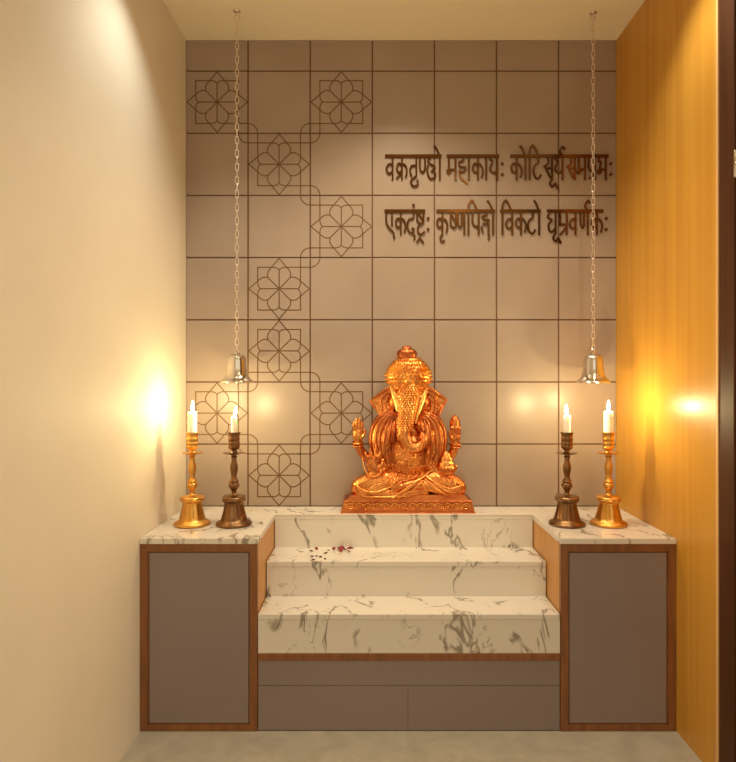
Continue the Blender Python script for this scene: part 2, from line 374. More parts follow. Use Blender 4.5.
# ------------------------------------------------------------------ cabinets, drawers, marble
def cabinet(x0, x1, side, label):
    t = thing('storage_cabinet', ((x0+x1)/2, (YF+YB)/2, 0), label, 'cabinet', 'cabinets flanking the marble steps')
    top = ZT-.021
    bm = bmesh.new(); box(bm, x0+.002, x1-.002, YF+.020, YB-.004, .002, top)
    link('body', bm, M['oak'], t)
    bm = bmesh.new(); fw = .030
    ix0, ix1, iz0, iz1 = x0+fw, x1-fw, fw*.85, top-fw
    box(bm, x0+.0005, ix0, YF, YF+.020, .002, top); box(bm, ix1, x1-.0005, YF, YF+.020, .002, top)
    box(bm, ix0, ix1, YF, YF+.020, .002, iz0); box(bm, ix0, ix1, YF, YF+.020, iz1, top)
    # stepped inner lip
    box(bm, ix0, ix0+.004, YF+.005, YF+.020, iz0, iz1); box(bm, ix1-.004, ix1, YF+.005, YF+.020, iz0, iz1)
    box(bm, ix0, ix1, YF+.005, YF+.020, iz0, iz0+.004); box(bm, ix0, ix1, YF+.005, YF+.020, iz1-.004, iz1)
    link('face_frame', bm, M['walnut'], t)
    boxobj('door', (ix0+.006, ix1-.006, YF+.003, YF+.0195, iz0+.006, iz1-.006), M['laminate'], t, bev=.0015)
    return t
XI0, XI1 = wx(257.5, YF), wx(560.5, YF)
cabinet(XL+.001, XI0, 1, 'grey taupe cabinet framed in walnut on the left, against the cream wall')
cabinet(XI1, XR-.001, -1, 'grey taupe cabinet framed in walnut on the right, against the amber wood wall')
# countertop: one U-shaped slab carrying the candlesticks and the statue
Y3, Y2 = 2.845, 2.628
Z2, Z1, Z0 = .609, .461, .307
bm = bmesh.new()
out = [(XL+.001,YF-.002),(XI0+.001,YF-.002),(XI0+.001,Y3),(XI1-.001,Y3),(XI1-.001,YF-.002),(XR-.001,YF-.002),(XR-.001,YB-.0015),(XL+.001,YB-.0015)]
lo = [bm.verts.new((x,y,ZT-.021)) for x,y in out]; hi = [bm.verts.new((x,y,ZT)) for x,y in out]
bm.faces.new(hi); bm.faces.new(lo[::-1])
for i in range(8): bm.faces.new((lo[i], lo[(i+1)%8], hi[(i+1)%8], hi[i]))
es = [e for e in bm.edges if all(v in hi for v in e.verts)]
bmesh.ops.bevel(bm, geom=es, offset=.0018, segments=2, affect='EDGES')
bmesh.ops.recalc_face_normals(bm, faces=bm.faces)
tag(link('countertop', bm, M['marble']), 'U-shaped white veined marble slab over both cabinets and under the statue', 'countertop')
st = thing('marble_steps', ((XI0+XI1)/2, 2.7, Z0), 'white marble steps with smoky veins between the two cabinets', 'steps')
a, b_ = XI0+.002, XI1-.002
boxobj('riser', (a, b_, Y3+.001, Y3+.022, Z2, ZT-.0215), M['marble'], st)
boxobj('tread', (a, b_, Y2-.001, Y3+.022, Z2-.02, Z2), M['marble'], st, bev=.0015)
boxobj('riser', (a, b_, Y2+.001, Y2+.022, Z1, Z2-.0205), M['marble'], st)
boxobj('tread', (a, b_, YF-.001, Y2+.022, Z1-.02, Z1), M['marble'], st, bev=.0015)
boxobj('riser', (a, b_, YF+.001, YF+.022, Z0+.0005, Z1-.0205), M['marble'], st)
dr = thing('drawer_unit', ((XI0+XI1)/2, 2.7, 0), 'low taupe drawer unit with walnut top rail under the marble steps', 'drawer unit')
boxobj('body', (a, b_, YF+.022, YB-.005, .002, Z0-.001), M['laminate'], dr)
boxobj('top_rail', (a, b_, YF-.002, YF+.021, .279, Z0-.0005), M['walnut'], dr, bev=.001)
xm = wx(408, YF)
boxobj('drawer', (a, b_, YF+.003, YF+.021, .1805, .2775), M['laminate'], dr, bev=.001)
boxobj('drawer', (a, xm-.0005, YF+.003, YF+.021, .004, .1785), M['laminate'], dr, bev=.001)
boxobj('drawer', (xm+.0005, b_, YF+.003, YF+.021, .004, .1785), M['laminate'], dr, bev=.001)

# ------------------------------------------------------------------ candlesticks and candles
u = .000815
cs_prof = [(0,0),(88,0),(93,4),(94,10),(88,17),(74,24),(67,32),(63,42),(57,62),(52,84),(48,104),(47,116),(50,122),(60,128),(63,134),(60,140),(63,146),(58,152),(40,153),(24,156),(14,162),(12,172),(15,182),(21,190),(24,196),(28,202),(29,209),(26,216),(21,222),(25,228),(22,234),(15,244),(14,258),(18,276),(21,296),(20,312),(15,328),(12,344),(14,352),(17,358),(13,364),(16,369),(40,372),(56,377),(57,380),(50,381),(20,382),(14,388),(13,392),(22,398),(27,402),(29,407),(31,411),(29,415),(29,424),(31,427),(31,431),(29,434),(29,447),(31,450),(31,454),(29,457),(29,472),(31,478),(34,484),(33,488),(27,488),(25,480),(25,474),(0,474)]
def candlestick(x, y, m, label, twist):
    t = thing('candlestick', (x, y, ZT), label, 'candlestick', 'tall candlesticks on the marble counter')
    def part(name, i0, i1, fl=None, close=True):
        pr = [(r*u, z*u) for r, z in cs_prof[i0:i1+1]]
        if close:
            if pr[0][0] > 1e-6: pr = [(0, pr[0][1])] + pr
            if pr[-1][0] > 1e-6: pr = pr + [(0, pr[-1][1])]
        bm = bmesh.new(); lathe(bm, pr, 48, (x, y, ZT+.0004), fl)
        return auto_smooth(link(name, bm, m, t), 50)
    part('base', 0, 18, lambda k, a: 1 + (.05*math.cos(12*a+twist) if 7 <= k <= 13 else 0))
    part('stem', 18, 40)
    part('drip_pan', 40, 46)
    part('candle_cup', 46, len(cs_prof)-1)
    return t
def candle(x, y, r, h, lean, label):
    z = ZT + 474*u + .001
    t = thing('candle', (x, y, z), label, 'candle', 'lit candles in the candlesticks')
    bm = bmesh.new()
    lathe(bm, [(0,0),(r,0),(r,h*.5),(r*.99,h*.93),(r*.9,h*.98),(r*.6,h*.985),(r*.3,h*.965),(0,h*.96)], 32, (x, y, z))
    auto_smooth(link('wax', bm, M['wax'], t), 60)
    bm = bmesh.new(); tube(bm, [(x, y, z+h*.955), (x+lean*.3, y, z+h+.004), (x+lean*.8, y, z+h+.009)], .0012, 6); link('wick', bm, M['wick'], t, True)
    bm = bmesh.new(); R = .0062; H = .042
    lathe(bm, [(0,0),(R*.55,.003),(R*.95,.009),(R,.014),(R*.8,.021),(R*.45,.030),(R*.18,.038),(0,H)], 16)
    for v in bm.verts:
        k = v.co.z/H; v.co = Vector((x+lean*.5+v.co.x+lean*k*1.2, y+v.co.y, z+h+.003+v.co.z))
    link('flame', bm, M['flame'], t, True)
YC = 2.655
for px, m, r, h, lean, l1, l2 in [  # golden tone on the outer pair, dark brown on the inner
    (192.3, 'brass', .0195, .100, .002, 'golden metal candlestick beside the cream wall on the left counter', 'thick lit white candle on the golden candlestick beside the cream wall'),
    (234.0, 'bronze', .0125, .078, .006, 'dark brown metal candlestick on the left counter, nearer the statue', 'thin lit white candle under the left bell, in a dark candlestick'),
    (567.0, 'bronze', .0150, .084, -.002, 'dark brown metal candlestick on the right counter, nearer the statue', 'shorter lit white candle in the dark candlestick on the right counter'),
    (608.5, 'brass', .0195, .102, .000, 'golden metal candlestick on the right counter by the amber wood wall', 'thick lit white candle beside the amber wood wall')]:
    X = wx(px, YC)
    candlestick(X, YC, M[m], l1, px)
    candle(X, YC, r, h, lean, l2)

# ------------------------------------------------------------------ bells on chains
def bell(px, Y, lab_b, lab_c, yaw):
    X = wx(px, Y); zb = wz(383, Y); s = .000415
    t = thing('temple_bell', (X, Y, zb), lab_b, 'bell', 'polished bells hanging on chains')
    prof = [(171,0),(178,6),(180,14),(176,22),(160,34),(146,48),(140,56),(134,62),(126,80),(116,112),(109,150),(105,190),(102,230),(99,262),(94,284),(84,298),(66,308),(40,314),(24,318)]
    inner = [(r-8, z) for r, z in prof[:-3]][::-1]
    pr = [(r*s, z*s) for r, z in ([(0,318)] + prof[::-1] + [(163,0)] + [(r-12, z+2) for r, z in prof[1:-2]] + [(0,300)])]
    bm = bmesh.new(); lathe(bm, pr, 56, (X, Y, zb)); bmesh.ops.recalc_face_normals(bm, faces=bm.faces)
    auto_smooth(link('bell_body', bm, M['steel'], t), 45)
    bm = bmesh.new()
    lathe(bm, [(0,314*s),(30*s,316*s),(33*s,324*s),(24*s,332*s),(16*s,336*s),(0,338*s)], 24, (X, Y, zb))
    n = 20; tube(bm, [(X+24*s*math.sin(2*PI*i/n)*math.cos(yaw), Y+24*s*math.sin(2*PI*i/n)*math.sin(yaw), zb+(356+24*math.cos(2*PI*i/n))*s) for i in range(n)], 6*s, 8, closed=True)
    link('crown_loop', bm, M['steel'], t, True)
    bm = bmesh.new(); tube(bm, [(X, Y, zb+298*s), (X, Y, zb+20*s)], .0016, 6); ell(bm, (X, Y, zb+14*s), .0085, .0085, .011)
    link('clapper', bm, M['steel'], t, True)
    # chain
    z = zb + 376*s; z1 = ZC - .038
    c = thing('hanging_chain', (X, Y, ZC), lab_c, 'chain', 'chains from the ceiling to the bells')
    bm = bmesh.new()
    lathe(bm, [(0,-.006),(.010,-.006),(.016,-.003),(.017,0),(0,0)], 24, (X, Y, ZC-.0005))
    tube(bm, [(X, Y, ZC-.005), (X, Y, ZC-.014)] + [(X+.010*math.sin(a), Y, ZC-.026+.010*math.cos(a)) for a in [PI*1.7*i/12 for i in range(13)]], .0026, 8)
    link('ceiling_hook', bm, M['chain'], c, True)
    n = 50; pitch = (z1 - z)/(n-1); Lk = pitch*1.24/2
    bm = bmesh.new(); R = .0068; wr = .0017; pts = []
    for i in range(9): q = PI*i/8; pts.append((R*math.cos(q), 0, (Lk-R-wr)+R*math.sin(q)))
    for i in range(9): q = PI+PI*i/8; pts.append((R*math.cos(q), 0, -(Lk-R-wr)+R*math.sin(q)))
    tube(bm, pts, wr, 8, closed=True)
    me = bpy.data.meshes.new('link'); bm.to_mesh(me); bm.free(); me.materials.append(M['chain'])
    for p in me.polygons: p.use_smooth = True
    for i in range(n):
        o = bpy.data.objects.new('link', me); C.objects.link(o); o.parent = c
        o.location = (0, 0, z + pitch*i - ZC); o.rotation_euler = (0, 0, (yaw + (PI/2 if i % 2 == 0 else 0)))
    return t
bell(237, 2.786, 'polished bell hanging over the left counter, nearer the cream wall', 'steel link chain holding the left bell, in front of the flower tiles', .35)
bell(593.2, 2.80, 'polished bell hanging over the right counter, nearer the wooden wall', 'steel link chain holding the right bell, in front of the metal lettering', .75)

# ------------------------------------------------------------------ petals on the middle tread
pet = [(311.5,551.2,.8,0),(316.5,549.6,.9,1),(312.2,556.6,.9,0),(316.6,556.2,.7,0),(313.5,559.6,.8,0),(320.6,557.2,.8,0),(325.6,553.4,.9,0),(328.5,550.5,.6,0),(333.8,549.6,1.0,1),(338.6,549.0,1.2,1),(340.6,551.4,1.4,1),(344.2,550.0,1.2,1),(342.3,548.2,1.3,1),(349.2,548.6,1.1,1),(352,547.9,.9,1),(348.6,551.8,1.0,1),(325,559.2,.6,0)]
spots = ['at the left front of the scatter','at the left back of the scatter','low in the left clump','inside the left clump','nearest the tread edge on the left','right of the left clump','midway between the two clumps','small, just behind the middle','alone, left of the large red clump','on the left edge of the large red clump','front and largest of the red clump','right side of the large red clump','standing at the back of the red clump','upper of the pair at the right end','rightmost of all the petals','lower of the pair at the right end','small, nearest the tread edge in the middle']
for (px, py, s, k), w in zip(pet, spots):
    Y = min(618*(EYE-Z2)/(py-CY), Y3-.012); X = wx(px, Y); s *= .0105
    bm = bmesh.new(); n = 7; grid = []
    tilt = random.uniform(.15,.6) if k else random.uniform(.05,.3); az = random.uniform(0, 6.28)
    Rm = Matrix.Rotation(az, 3, 'Z') @ Matrix.Rotation(tilt, 3, 'X')
    for i in range(n):
        for j in range(n):
            a_, b2 = i/(n-1)*2-1, j/(n-1)*2-1
            ww = math.sqrt(max(0, 1-b2*b2))*(.75+.25*b2)
            grid.append(Rm @ Vector((a_*ww*s, b2*s*1.1, s*.45*(a_*a_*ww*ww+.5*b2*b2))))
    mz = min(v.z for v in grid)
    V = [bm.verts.new((X+v.x, Y+v.y, Z2+.0008+v.z-mz)) for v in grid]
    for i in range(n-1):
        for j in range(n-1): bm.faces.new((V[i*n+j], V[(i+1)*n+j], V[(i+1)*n+j+1], V[i*n+j+1]))
    bmesh.ops.remove_doubles(bm, verts=bm.verts, dist=1e-5)
    bmesh.ops.solidify(bm, geom=bm.faces[:], thickness=.0006)
    o = link('rose_petal', bm, M['petal'] if k else M['drypetal'], None, True)
    tag(o, ('dark red' if k else 'dry brownish') + ' petal on the middle tread, ' + w, 'petal', 'rose petals on the middle tread')

# ------------------------------------------------------------------ the statue
K = .00472
statue = thing('deity_statue', (wx(408, 2.95), 2.955, ZT), 'gilded copper seated elephant-headed deity statue on the top marble shelf', 'statue')
def voxel(name, bm, m, vs=.0032, smooth=5):
    me = bpy.data.meshes.new('tmp'); bm.to_mesh(me); bm.free()
    o = bpy.data.objects.new('tmp', me); C.objects.link(o)
    r = o.modifiers.new('r', 'REMESH'); r.mode = 'VOXEL'; r.voxel_size = vs
    s = o.modifiers.new('s', 'SMOOTH'); s.factor = .5; s.iterations = smooth
    dg = bpy.context.evaluated_depsgraph_get(); dg.update()
    me2 = bpy.data.meshes.new_from_object(o.evaluated_get(dg))
    bpy.data.objects.remove(o); me2.name = name; me2.materials.clear(); me2.materials.append(m)
    for v in me2.vertices: v.co.y = min(v.co.y, YB-.006)
    for p in me2.polygons: p.use_smooth = True
    ob = bpy.data.objects.new(name, me2); C.objects.link(ob); ob.parent = statue; ob.matrix_parent_inverse = Matrix.Translation(-statue.location)
    return ob
def E(bm, px, py, Y, rx, rz, ry, rot=0, seg=20): ell(bm, W(px, py, Y), rx*K, ry*K, rz*K, rot, seg)
def T(bm, pts, rs, n=5, seg=12):
    """capsule limb; pts (px,py,Y), radii in px"""
    P = spline([W(*p) for p in pts], n); m = len(pts)-1; R = []
    for i in range(len(P)):
        t = i/n; k = min(int(t), m-1); f = t-k; R.append((rs[k]*(1-f)+rs[k+1]*f)*K)
    tube(bm, P, R, seg)
bm = bmesh.new()
# torso
E(bm, 408,455,2.955, 26,25,17); E(bm, 408,428,2.965, 27,19,13); E(bm, 408,482,2.955, 40,15,15)
# sleeves / shoulders, big rounded arcs
for s, cx in ((-1,408),(1,408)):
    T(bm, [(cx+s*12,414,2.955),(cx+s*25,423,2.945),(cx+s*31,438,2.935),(cx+s*29,454,2.925),(cx+s*24,466,2.92)], [7,10,9,8,6])
    T(bm, [(cx+s*10,424,2.94),(cx+s*20,434,2.925),(cx+s*24,448,2.915),(cx+s*20,462,2.91)], [9,10,8,5])
# rear right arm (left in the picture) and raised hand
T(bm, [(380,448,2.955),(370,458,2.95),(361,451,2.94),(357.5,441,2.93)], [6,5,4.6,3.8])
E(bm, 357.6,435.5,2.925, 5.2,7.6,3.2)
for x0, x1, y1 in ((354,353.6,421.6),(356.6,356.6,417.8),(359.4,359.8,418.2),(361.8,363,422)):
    T(bm, [(x0,431,2.925),((x0+x1)/2,426,2.92),(x1,y1,2.922)], [1.5,1.35,1.05], seg=8)
T(bm, [(361,439,2.922),(364.6,434,2.915),(364.8,430,2.912)], [1.7,1.5,1.2], seg=8)
# front right forearm and blessing palm
T(bm, [(384,462,2.93),(379,472,2.90),(373,474,2.885)], [6.5,5.5,5])
E(bm, 373,465,2.876, 6.8,8.2,3.2)
for x0, x1, y1 in ((367.6,365.6,452.6),(371.2,370.4,448.8),(374.9,375.4,448.8),(378.4,380,452)):
    T(bm, [(x0,461,2.876),((x0+x1)/2,456,2.869),(x1,y1,2.872)], [1.9,1.6,1.2], seg=8)
T(bm, [(378,469,2.872),(382.4,464,2.864),(383.4,459.5,2.863)], [2.0,1.8,1.3], seg=8)
# rear left arm and hand
T(bm, [(436,450,2.955),(446,459,2.95),(453,452,2.94),(455.5,443,2.93)], [6,5,4.6,3.8])
E(bm, 455.6,436.5,2.925, 5.0,7.4,3.4)
for i, x in enumerate((451.6,454.2,457,459.6)):
    T(bm, [(x,434,2.922),(x,428.5,2.905),(x+.4,425+abs(i-1.5)*.8,2.915)], [1.6,1.5,1.2], seg=8)
T(bm, [(451.5,440,2.92),(449.6,434,2.91),(451.5,430,2.908)], [1.7,1.5,1.2], seg=8)
# front left forearm and open hand
T(bm, [(432,462,2.93),(439,473,2.915),(446,475,2.90)], [6.5,5.2,4.2])
E(bm, 447,472.5,2.893, 7.5,3.2,6.5)
for i, x in enumerate((441,444.6,448.2,451.8)):
    T(bm, [(x,473,2.878),(x-.2,471.6,2.864),(x-.2,468,2.860)], [1.7,1.5,1.2], seg=8)
T(bm, [(453,472,2.885),(456,468.6,2.88),(455.4,465.6,2.878)], [1.8,1.5,1.2], seg=8)
# crossed legs
T(bm, [(394,480,2.945),(374,482,2.925),(360,487,2.92),(360,492,2.915)], [13,12,9.5,7])
T(bm, [(422,480,2.945),(444,482,2.925),(457,487,2.92),(457,492,2.915)], [13,12,9.5,7])
T(bm, [(362,492,2.915),(380,493.5,2.90),(402,493,2.898),(418,491,2.895)], [7,6.5,6,4.5])
T(bm, [(455,492,2.915),(438,488,2.895),(418,484,2.885),(404,486,2.88)], [7,6.5,5.5,4])
# foot of the folded left leg, sole up, and toes
E(bm, 400,487,2.878, 7,3.6,3.5, -.25)
for i in range(4): T(bm, [(395-i*.3,485+i*1.7,2.874),(391.8-i*.2,485.4+i*1.8,2.872)], [1.3,1.0], n=2, seg=8)
T(bm, [(398,484.2,2.874),(392,482.6,2.870)], [1.6,1.4], n=2, seg=8)
E(bm, 423,491.5,2.89, 7,3.4,3.5, .15)
# head, brow, cheeks, trunk
E(bm, 408.5,392,2.940, 19,20,13); E(bm, 400,387,2.925, 9,9,8); E(bm, 417,387,2.925, 9,9,8)
E(bm, 396,402,2.935, 8,10,8); E(bm, 422,402,2.935, 8,10,8)
T(bm, [(408.5,388,2.920),(408,401,2.900),(406.5,414,2.884),(404.8,426,2.874),(404.4,437,2.868),(409,446,2.862),(418,447,2.860),(424,441,2.860),(423,436,2.858)], [13,12.2,10.4,8.6,7.4,6.2,5.2,4.3,3.6])
# ears, swept out to a point
def ear(pts, Yc, Yt, tipi):
    n = len(pts); cx = sum(p[0] for p in pts)/n; cy = sum(p[1] for p in pts)/n
    cen = [bm.verts.new(W(cx, cy, Yc-.004)), bm.verts.new(W(cx, cy, Yc+.026))]
    fr, bk = [], []
    for i, p in enumerate(pts):
        Y = Yt if i in tipi else Yc
        fr.append(bm.verts.new(W(p[0], p[1], Y-.012))); bk.append(bm.verts.new(W(p[0], p[1], Y+.006)))
    for i in range(n):
        j = (i+1) % n
        bm.faces.new((fr[i], fr[j], cen[0])); bm.faces.new((bk[j], bk[i], cen[1])); bm.faces.new((fr[j], fr[i], bk[i], bk[j]))
def sm(pts): return [(v.x, v.y) for v in spline(pts+[pts[0]], 4)[:-1]]
n0 = len(bm.faces)
ear([(397,382),(390,385),(383,389.5),(376,395),(368.6,401),(373,405.5),(376.5,411),(379,417),(384,419.5),(390,417),(396,411)], 2.950, 2.965, (3,4,5))
ear([(421,382),(427,385),(434,389),(441,394),(448.4,400),(444,405),(441,411),(438.6,417.5),(433,420),(427,418),(421,411)], 2.950, 2.965, (3,4,5))
bmesh.ops.recalc_face_normals(bm, faces=bm.faces[:])
body = voxel('body', bm, M['copper'], .0030, 3)
# slice of the pedestal top is met by the legs
def bvh_of(objs):
    dg = bpy.context.evaluated_depsgraph_get(); bb = bmesh.new()
    for o in objs: bb.from_mesh(o.data)
    t = BVHTree.FromBMesh(bb); bb.free(); return t
tree = bvh_of([body])
EYEP = Vector((0, 0, EYE))
def hit(px, py, tr=None):
    """point on the statue's front, looking straight back"""
    Yg = 2.89
    for _ in range(3):
        p = W(px, py, Yg); r = (tr or tree).ray_cast(Vector((p.x, 2.4, p.z)), Vector((0,1,0)), 1.0)
        if r[0] is None or r[0].y > 3.02: return None, None
        Yg = r[0].y
    return r[0], r[1]
def on(pts, n=6, lift=.0):
    out = []
    for p in spline([Vector((a, b2, 0)) for a, b2 in pts], n):
        h, nn = hit(p.x, p.y)
        if h is not None:
            h = h + nn*lift*K; out.append(h)
        elif len(out) > 1: break
    # soften the depth jumps
    for _ in range(2):
        for i in range(1, len(out)-1): out[i] = Vector((out[i].x, (out[i-1].y+2*out[i].y+out[i+1].y)/4, out[i].z))
    return out
def drape(bm, pts, r, n=6, lift=.3, taper=True, seg=8):
    P = on(pts, n, lift)
    if len(P) < 3: return
    m = len(P)-1; R = [r*K*(.55+.45*math.sin(PI*i/m) if taper else 1) for i in range(m+1)]
    tube(bm, P, R, seg)
def bead(bm, px, py, r, squash=.8, seg=8):
    h, nn = hit(px, py)
    if h is None: return
    q = Vector((0,0,1)).rotation_difference(nn); R_ = q.to_matrix()
    rr = bmesh.ops.create_uvsphere(bm, u_segments=seg, v_segments=6, radius=1)
    for v in rr['verts']: v.co = h + R_ @ Vector((v.co.x*r*K, v.co.y*r*K, v.co.z*r*K*squash))
def beadline(bm, pts, r, gap, **k):
    P = spline([Vector((a, b2, 0)) for a, b2 in pts], 12); acc = 0
    for a_, b2 in zip(P, P[1:]):
        acc += (b2-a_).length
        if acc >= gap: acc = 0; bead(bm, b2.x, b2.y, r, **k)
# pleated shawl over the shoulders: nested ribs down each side
bm = bmesh.new()
for s in (-1, 1):
    for i in range(6):
        t = i/5; w = 37-22*t
        drape(bm, [(408+s*(10+0*t),412+5*t),(408+s*(w*.62+3),416+4*t),(408+s*w*.93,427+5*t),(408+s*w,441+3*t),(408+s*w*.96,453+2*t),(408+s*w*.86,463+1*t)], 1.35, 6, .7)
link('shawl', bm, M['copperdark'], statue, True)
# waist cloth folds
bm = bmesh.new()
for k in range(6):
    drape(bm, [(352.5+k*1.2,478+k*2.4),(358+k,488+k*1.9-1),(372,492.4+k*1.3-k*2.4),(386,489.5-k*2.2),(394-k*1.2,483-k*1.6),(399-k*2,475.5-k*.5)], 1.35-.08*k, 6, .45)
for k in range(5):
    drape(bm, [(466-k*1.2,479+k*2.2),(460-k,486+k*1.6),(450-k,488.5+k*.6),(438-k*1.2,484.5-k*.6),(428-k,478-k*1.2),(421-k,473-k)], 1.3-.08*k, 6, .45)
drape(bm, [(354,489),(362,495.5),(384,497.2),(402,496),(416,497),(440,497.5),(456,496),(464,490)], 1.2, 6, .1, False)
drape(bm, [(392,498),(403,491),(414,483.5),(424,476.5),(432,470)], 2.0, 6, .6)
drape(bm, [(396,499),(407,492.5),(417,485.5),(427,479)], 1.2, 6, .9)
drape(bm, [(424,478),(432,486),(441,492),(450,496)], 1.5, 6, .5); drape(bm, [(420,481),(426,489),(434,496)], 1.3, 6, .5)
for k in range(4): drape(bm, [(440+k*6,476+k*1.2),(444+k*5.5,482+k*.8),(443+k*5.5,490+k*.2)], 1.0, 5, .3)
link('waist_cloth', bm, M['cloth'], statue, True)  # fold highlights are in the brighter colour
# jewellery: necklaces, belt and pendants
bm = bmesh.new()
for k in range(3):
    beadline(bm, [(389-k*1.5,420+k*4),(393-k,436+k*5),(400,447+k*5),(412,451+k*5),(424+k,446+k*4),(430+k*1.5,432+k*4),(430+k*2,420+k*3)], 1.15, 2.4)
for k in range(2): beadline(bm, [(384,462+k*5),(396,470+k*4),(410,473+k*4),(424,470+k*4),(434,462+k*5)], 1.3, 2.7)
rnd = random.Random(3)
for i in range(190):
    a_, b2 = rnd.uniform(394,436), rnd.uniform(443,477)
    if ((a_-415)/22)**2 + ((b2-461)/17)**2 < 1: bead(bm, a_, b2, rnd.uniform(.7,1.5), squash=.7, seg=7)
for i in range(60):
    a_ = rnd.uniform(382,396); bead(bm, a_, rnd.uniform(440,474), rnd.uniform(.7,1.2), seg=7)
for cx, cy, r in ((428,452,3.2),(413.5,458,2.8),(398,436,2.6),(423,430,2.4),(402,463,2.6),(431,463,2.4)):
    bead(bm, cx, cy, r, squash=.6, seg=14)
    for j in range(8): bead(bm, cx+(r+1)*math.cos(j*PI/4), cy+(r+1)*math.sin(j*PI/4), 1.0, seg=7)
link('jewellery', bm, M['cloth'], statue, True)
# bracelets
def ring(bm, px, py, Y, rx, rz, ry, r):
    n = 24; c = W(px, py, Y)
    tube(bm, [c+Vector((rx*K*math.cos(2*PI*i/n), ry*K*math.sin(2*PI*i/n), rz*K*math.sin(2*PI*i/n))) for i in range(n)], r*K, 8, closed=True)
for px, py, Y, rx in ((357.8,444,2.932,4.8),(455.4,445,2.932,4.8),(374,474.6,2.90,6),(444.5,475.6,2.903,5)):
    bm = bmesh.new()
    for dz in (-1.5, 1.2): ring(bm, px, py+dz, Y, rx, 1.2, rx*.9, 1.1)
    link('bracelet', bm, M['copper'], statue, True)
# curled rim framing the blessing palm
bm = bmesh.new(); P = spline([W(*p) for p in [(362.8,458,2.875),(363.6,466,2.870),(367,473,2.865),(373.5,476.6,2.863),(380,473.6,2.865),(384,467,2.868)]], 6)
tube(bm, P, .95*K, 8); link('palm_rim', bm, M['cloth'], statue, True)
# lotus bud held in the rear left hand
bm = bmesh.new(); lathe(bm, [(0,-9*K),(3.4*K,-8*K),(4.8*K,-4*K),(5*K,0),(4.2*K,4.5*K),(2.5*K,7.6*K),(0,9.4*K)], 24, W(455,424,2.928), lambda k, a: 1+.10*math.cos(6*a), .8)
link('lotus_bud', bm, M['copper'], statue, True)
# bowl of stacked sweets in the front left hand
bm = bmesh.new(); c = W(446.6,471,2.888)
lathe(bm, [(0,0),(6*K,.3*K),(8.6*K,2.2*K),(9*K,3.6*K),(7.8*K,4.2*K),(7.4*K,6.6*K),(7.9*K,8*K),(6.4*K,9*K),(6*K,11.4*K),(6.6*K,12.6*K),(4.6*K,14*K),(3.8*K,16.4*K),(2*K,19*K),(0,20*K)], 28, c, lambda k, a: 1+.05*math.cos(10*a), .75)
link('sweets_bowl', bm, M['cloth'], statue, True)
# tusks and polished cheek strips
for pts, rs in (([(392,386,2.912),(395,397,2.893),(398.8,409,2.876),(401.2,421,2.864),(402.6,431,2.862)], [2.6,3.4,3.3,2.4,1.0]), ([(426,387,2.912),(423.6,396,2.897),(420.3,406,2.882),(417.4,415,2.870),(415.6,423,2.866)], [2.4,3.0,2.9,2.0,.9])):
    bm = bmesh.new(); T(bm, pts, rs); link('tusk', bm, M['gold'], statue, True)
# eyes
for px in (399.2, 419.4):
    bm = bmesh.new()
    h, nn = hit(px, 397)
    ell(bm, h-Vector((0,.001,0)), 2.6*K, 1.2*K, 1.5*K, (.25 if px < 408 else -.25))
    h2, _ = hit(px-3, 394); h3, _ = hit(px, 392.6); h4, _ = hit(px+3, 394)
    if h2 and h3 and h4: tube(bm, [h2, h3, h4], .7*K, 6)
    link('eye', bm, M['gold'], statue, True)
# rim and folds of the ears
bm = bmesh.new()
for s in (-1, 1):
    f = lambda x: 408.4+s*x
    drape(bm, [(f(14),386),(f(24),391),(f(37),400)], 1.3, 6, .1); drape(bm, [(f(38),401),(f(33),409),(f(29),417),(f(22),418)], 1.3, 6, .1)
    drape(bm, [(f(17),392),(f(27),399),(f(26),411)], 1.1, 6, .2); drape(bm, [(f(20),398),(f(23),405),(f(21),413)], 1.0, 6, .2)
    for i in range(16): bead(bm, f(rnd.uniform(18,30)), rnd.uniform(396,413), .9, seg=7)
link('ear_ornament', bm, M['copperdark'], statue, True)
# beaded trunk cloth: rows of scales narrowing downwards
bm = bmesh.new(); y = 381.0; row = 0
while y < 432:
    t = (y-381)/51; hw = 11.5-5.0*t; cx = 408.5-3.8*t; n = max(3, int(hw*2/2.9))
    for i in range(n+1):
        bead(bm, cx-hw+2*hw*(i+(.5 if row % 2 else 0))/(n+.5), y, 1.35, squash=.65, seg=8)
    y += 2.35; row += 1
for s in (-1, 1): beadline(bm, [(408.5+s*13,384),(407.6+s*11,400),(405.8+s*9,414),(404.6+s*7.4,428)], 1.0, 2.2)
link('trunk_ornament', bm, M['crownlit'], statue, True)
# crown
cr_c = W(408.6, 392, 2.932)
bm = bmesh.new()
cprof = [(0,0),(17,0),(18.5,1.5),(18,4),(19.8,6),(21.6,9),(23,13),(23.6,17),(22.8,21.5),(20.4,26),(17,30),(13.6,33),(11.5,34.5),(0,35)]
lathe(bm, [(r*K, z*K) for r, z in cprof], 44, cr_c, None, .62)
crown = link('crown', bm, M['crownlit'], statue, True)
tree2 = bvh_of([crown]); keep = tree; tree = tree2
bm = bmesh.new()
for row in range(9):
    py = 390-row*3.6; n = 15
    for i in range(n):
        a_ = -PI*.47+PI*.94*(i+(.5 if row % 2 else 0))/n
        R0 = [18,20,22.3,23.3,23.2,21.6,19,16,13][row]
        px = 408.6+R0*.97*math.sin(a_)
        h, nn = hit(px, py)
        if h is None: continue
        q = Vector((0,0,1)).rotation_difference(nn).to_matrix()
        big = (row in (3,4) )
        rr = bmesh.ops.create_cone(bm, cap_ends=True, segments=7, radius1=1.9*K, radius2=.4*K, depth=(4.6 if big else 3.4)*K)
        for v in rr['verts']: v.co = h + q @ (v.co + Vector((0,0,.6*K)))
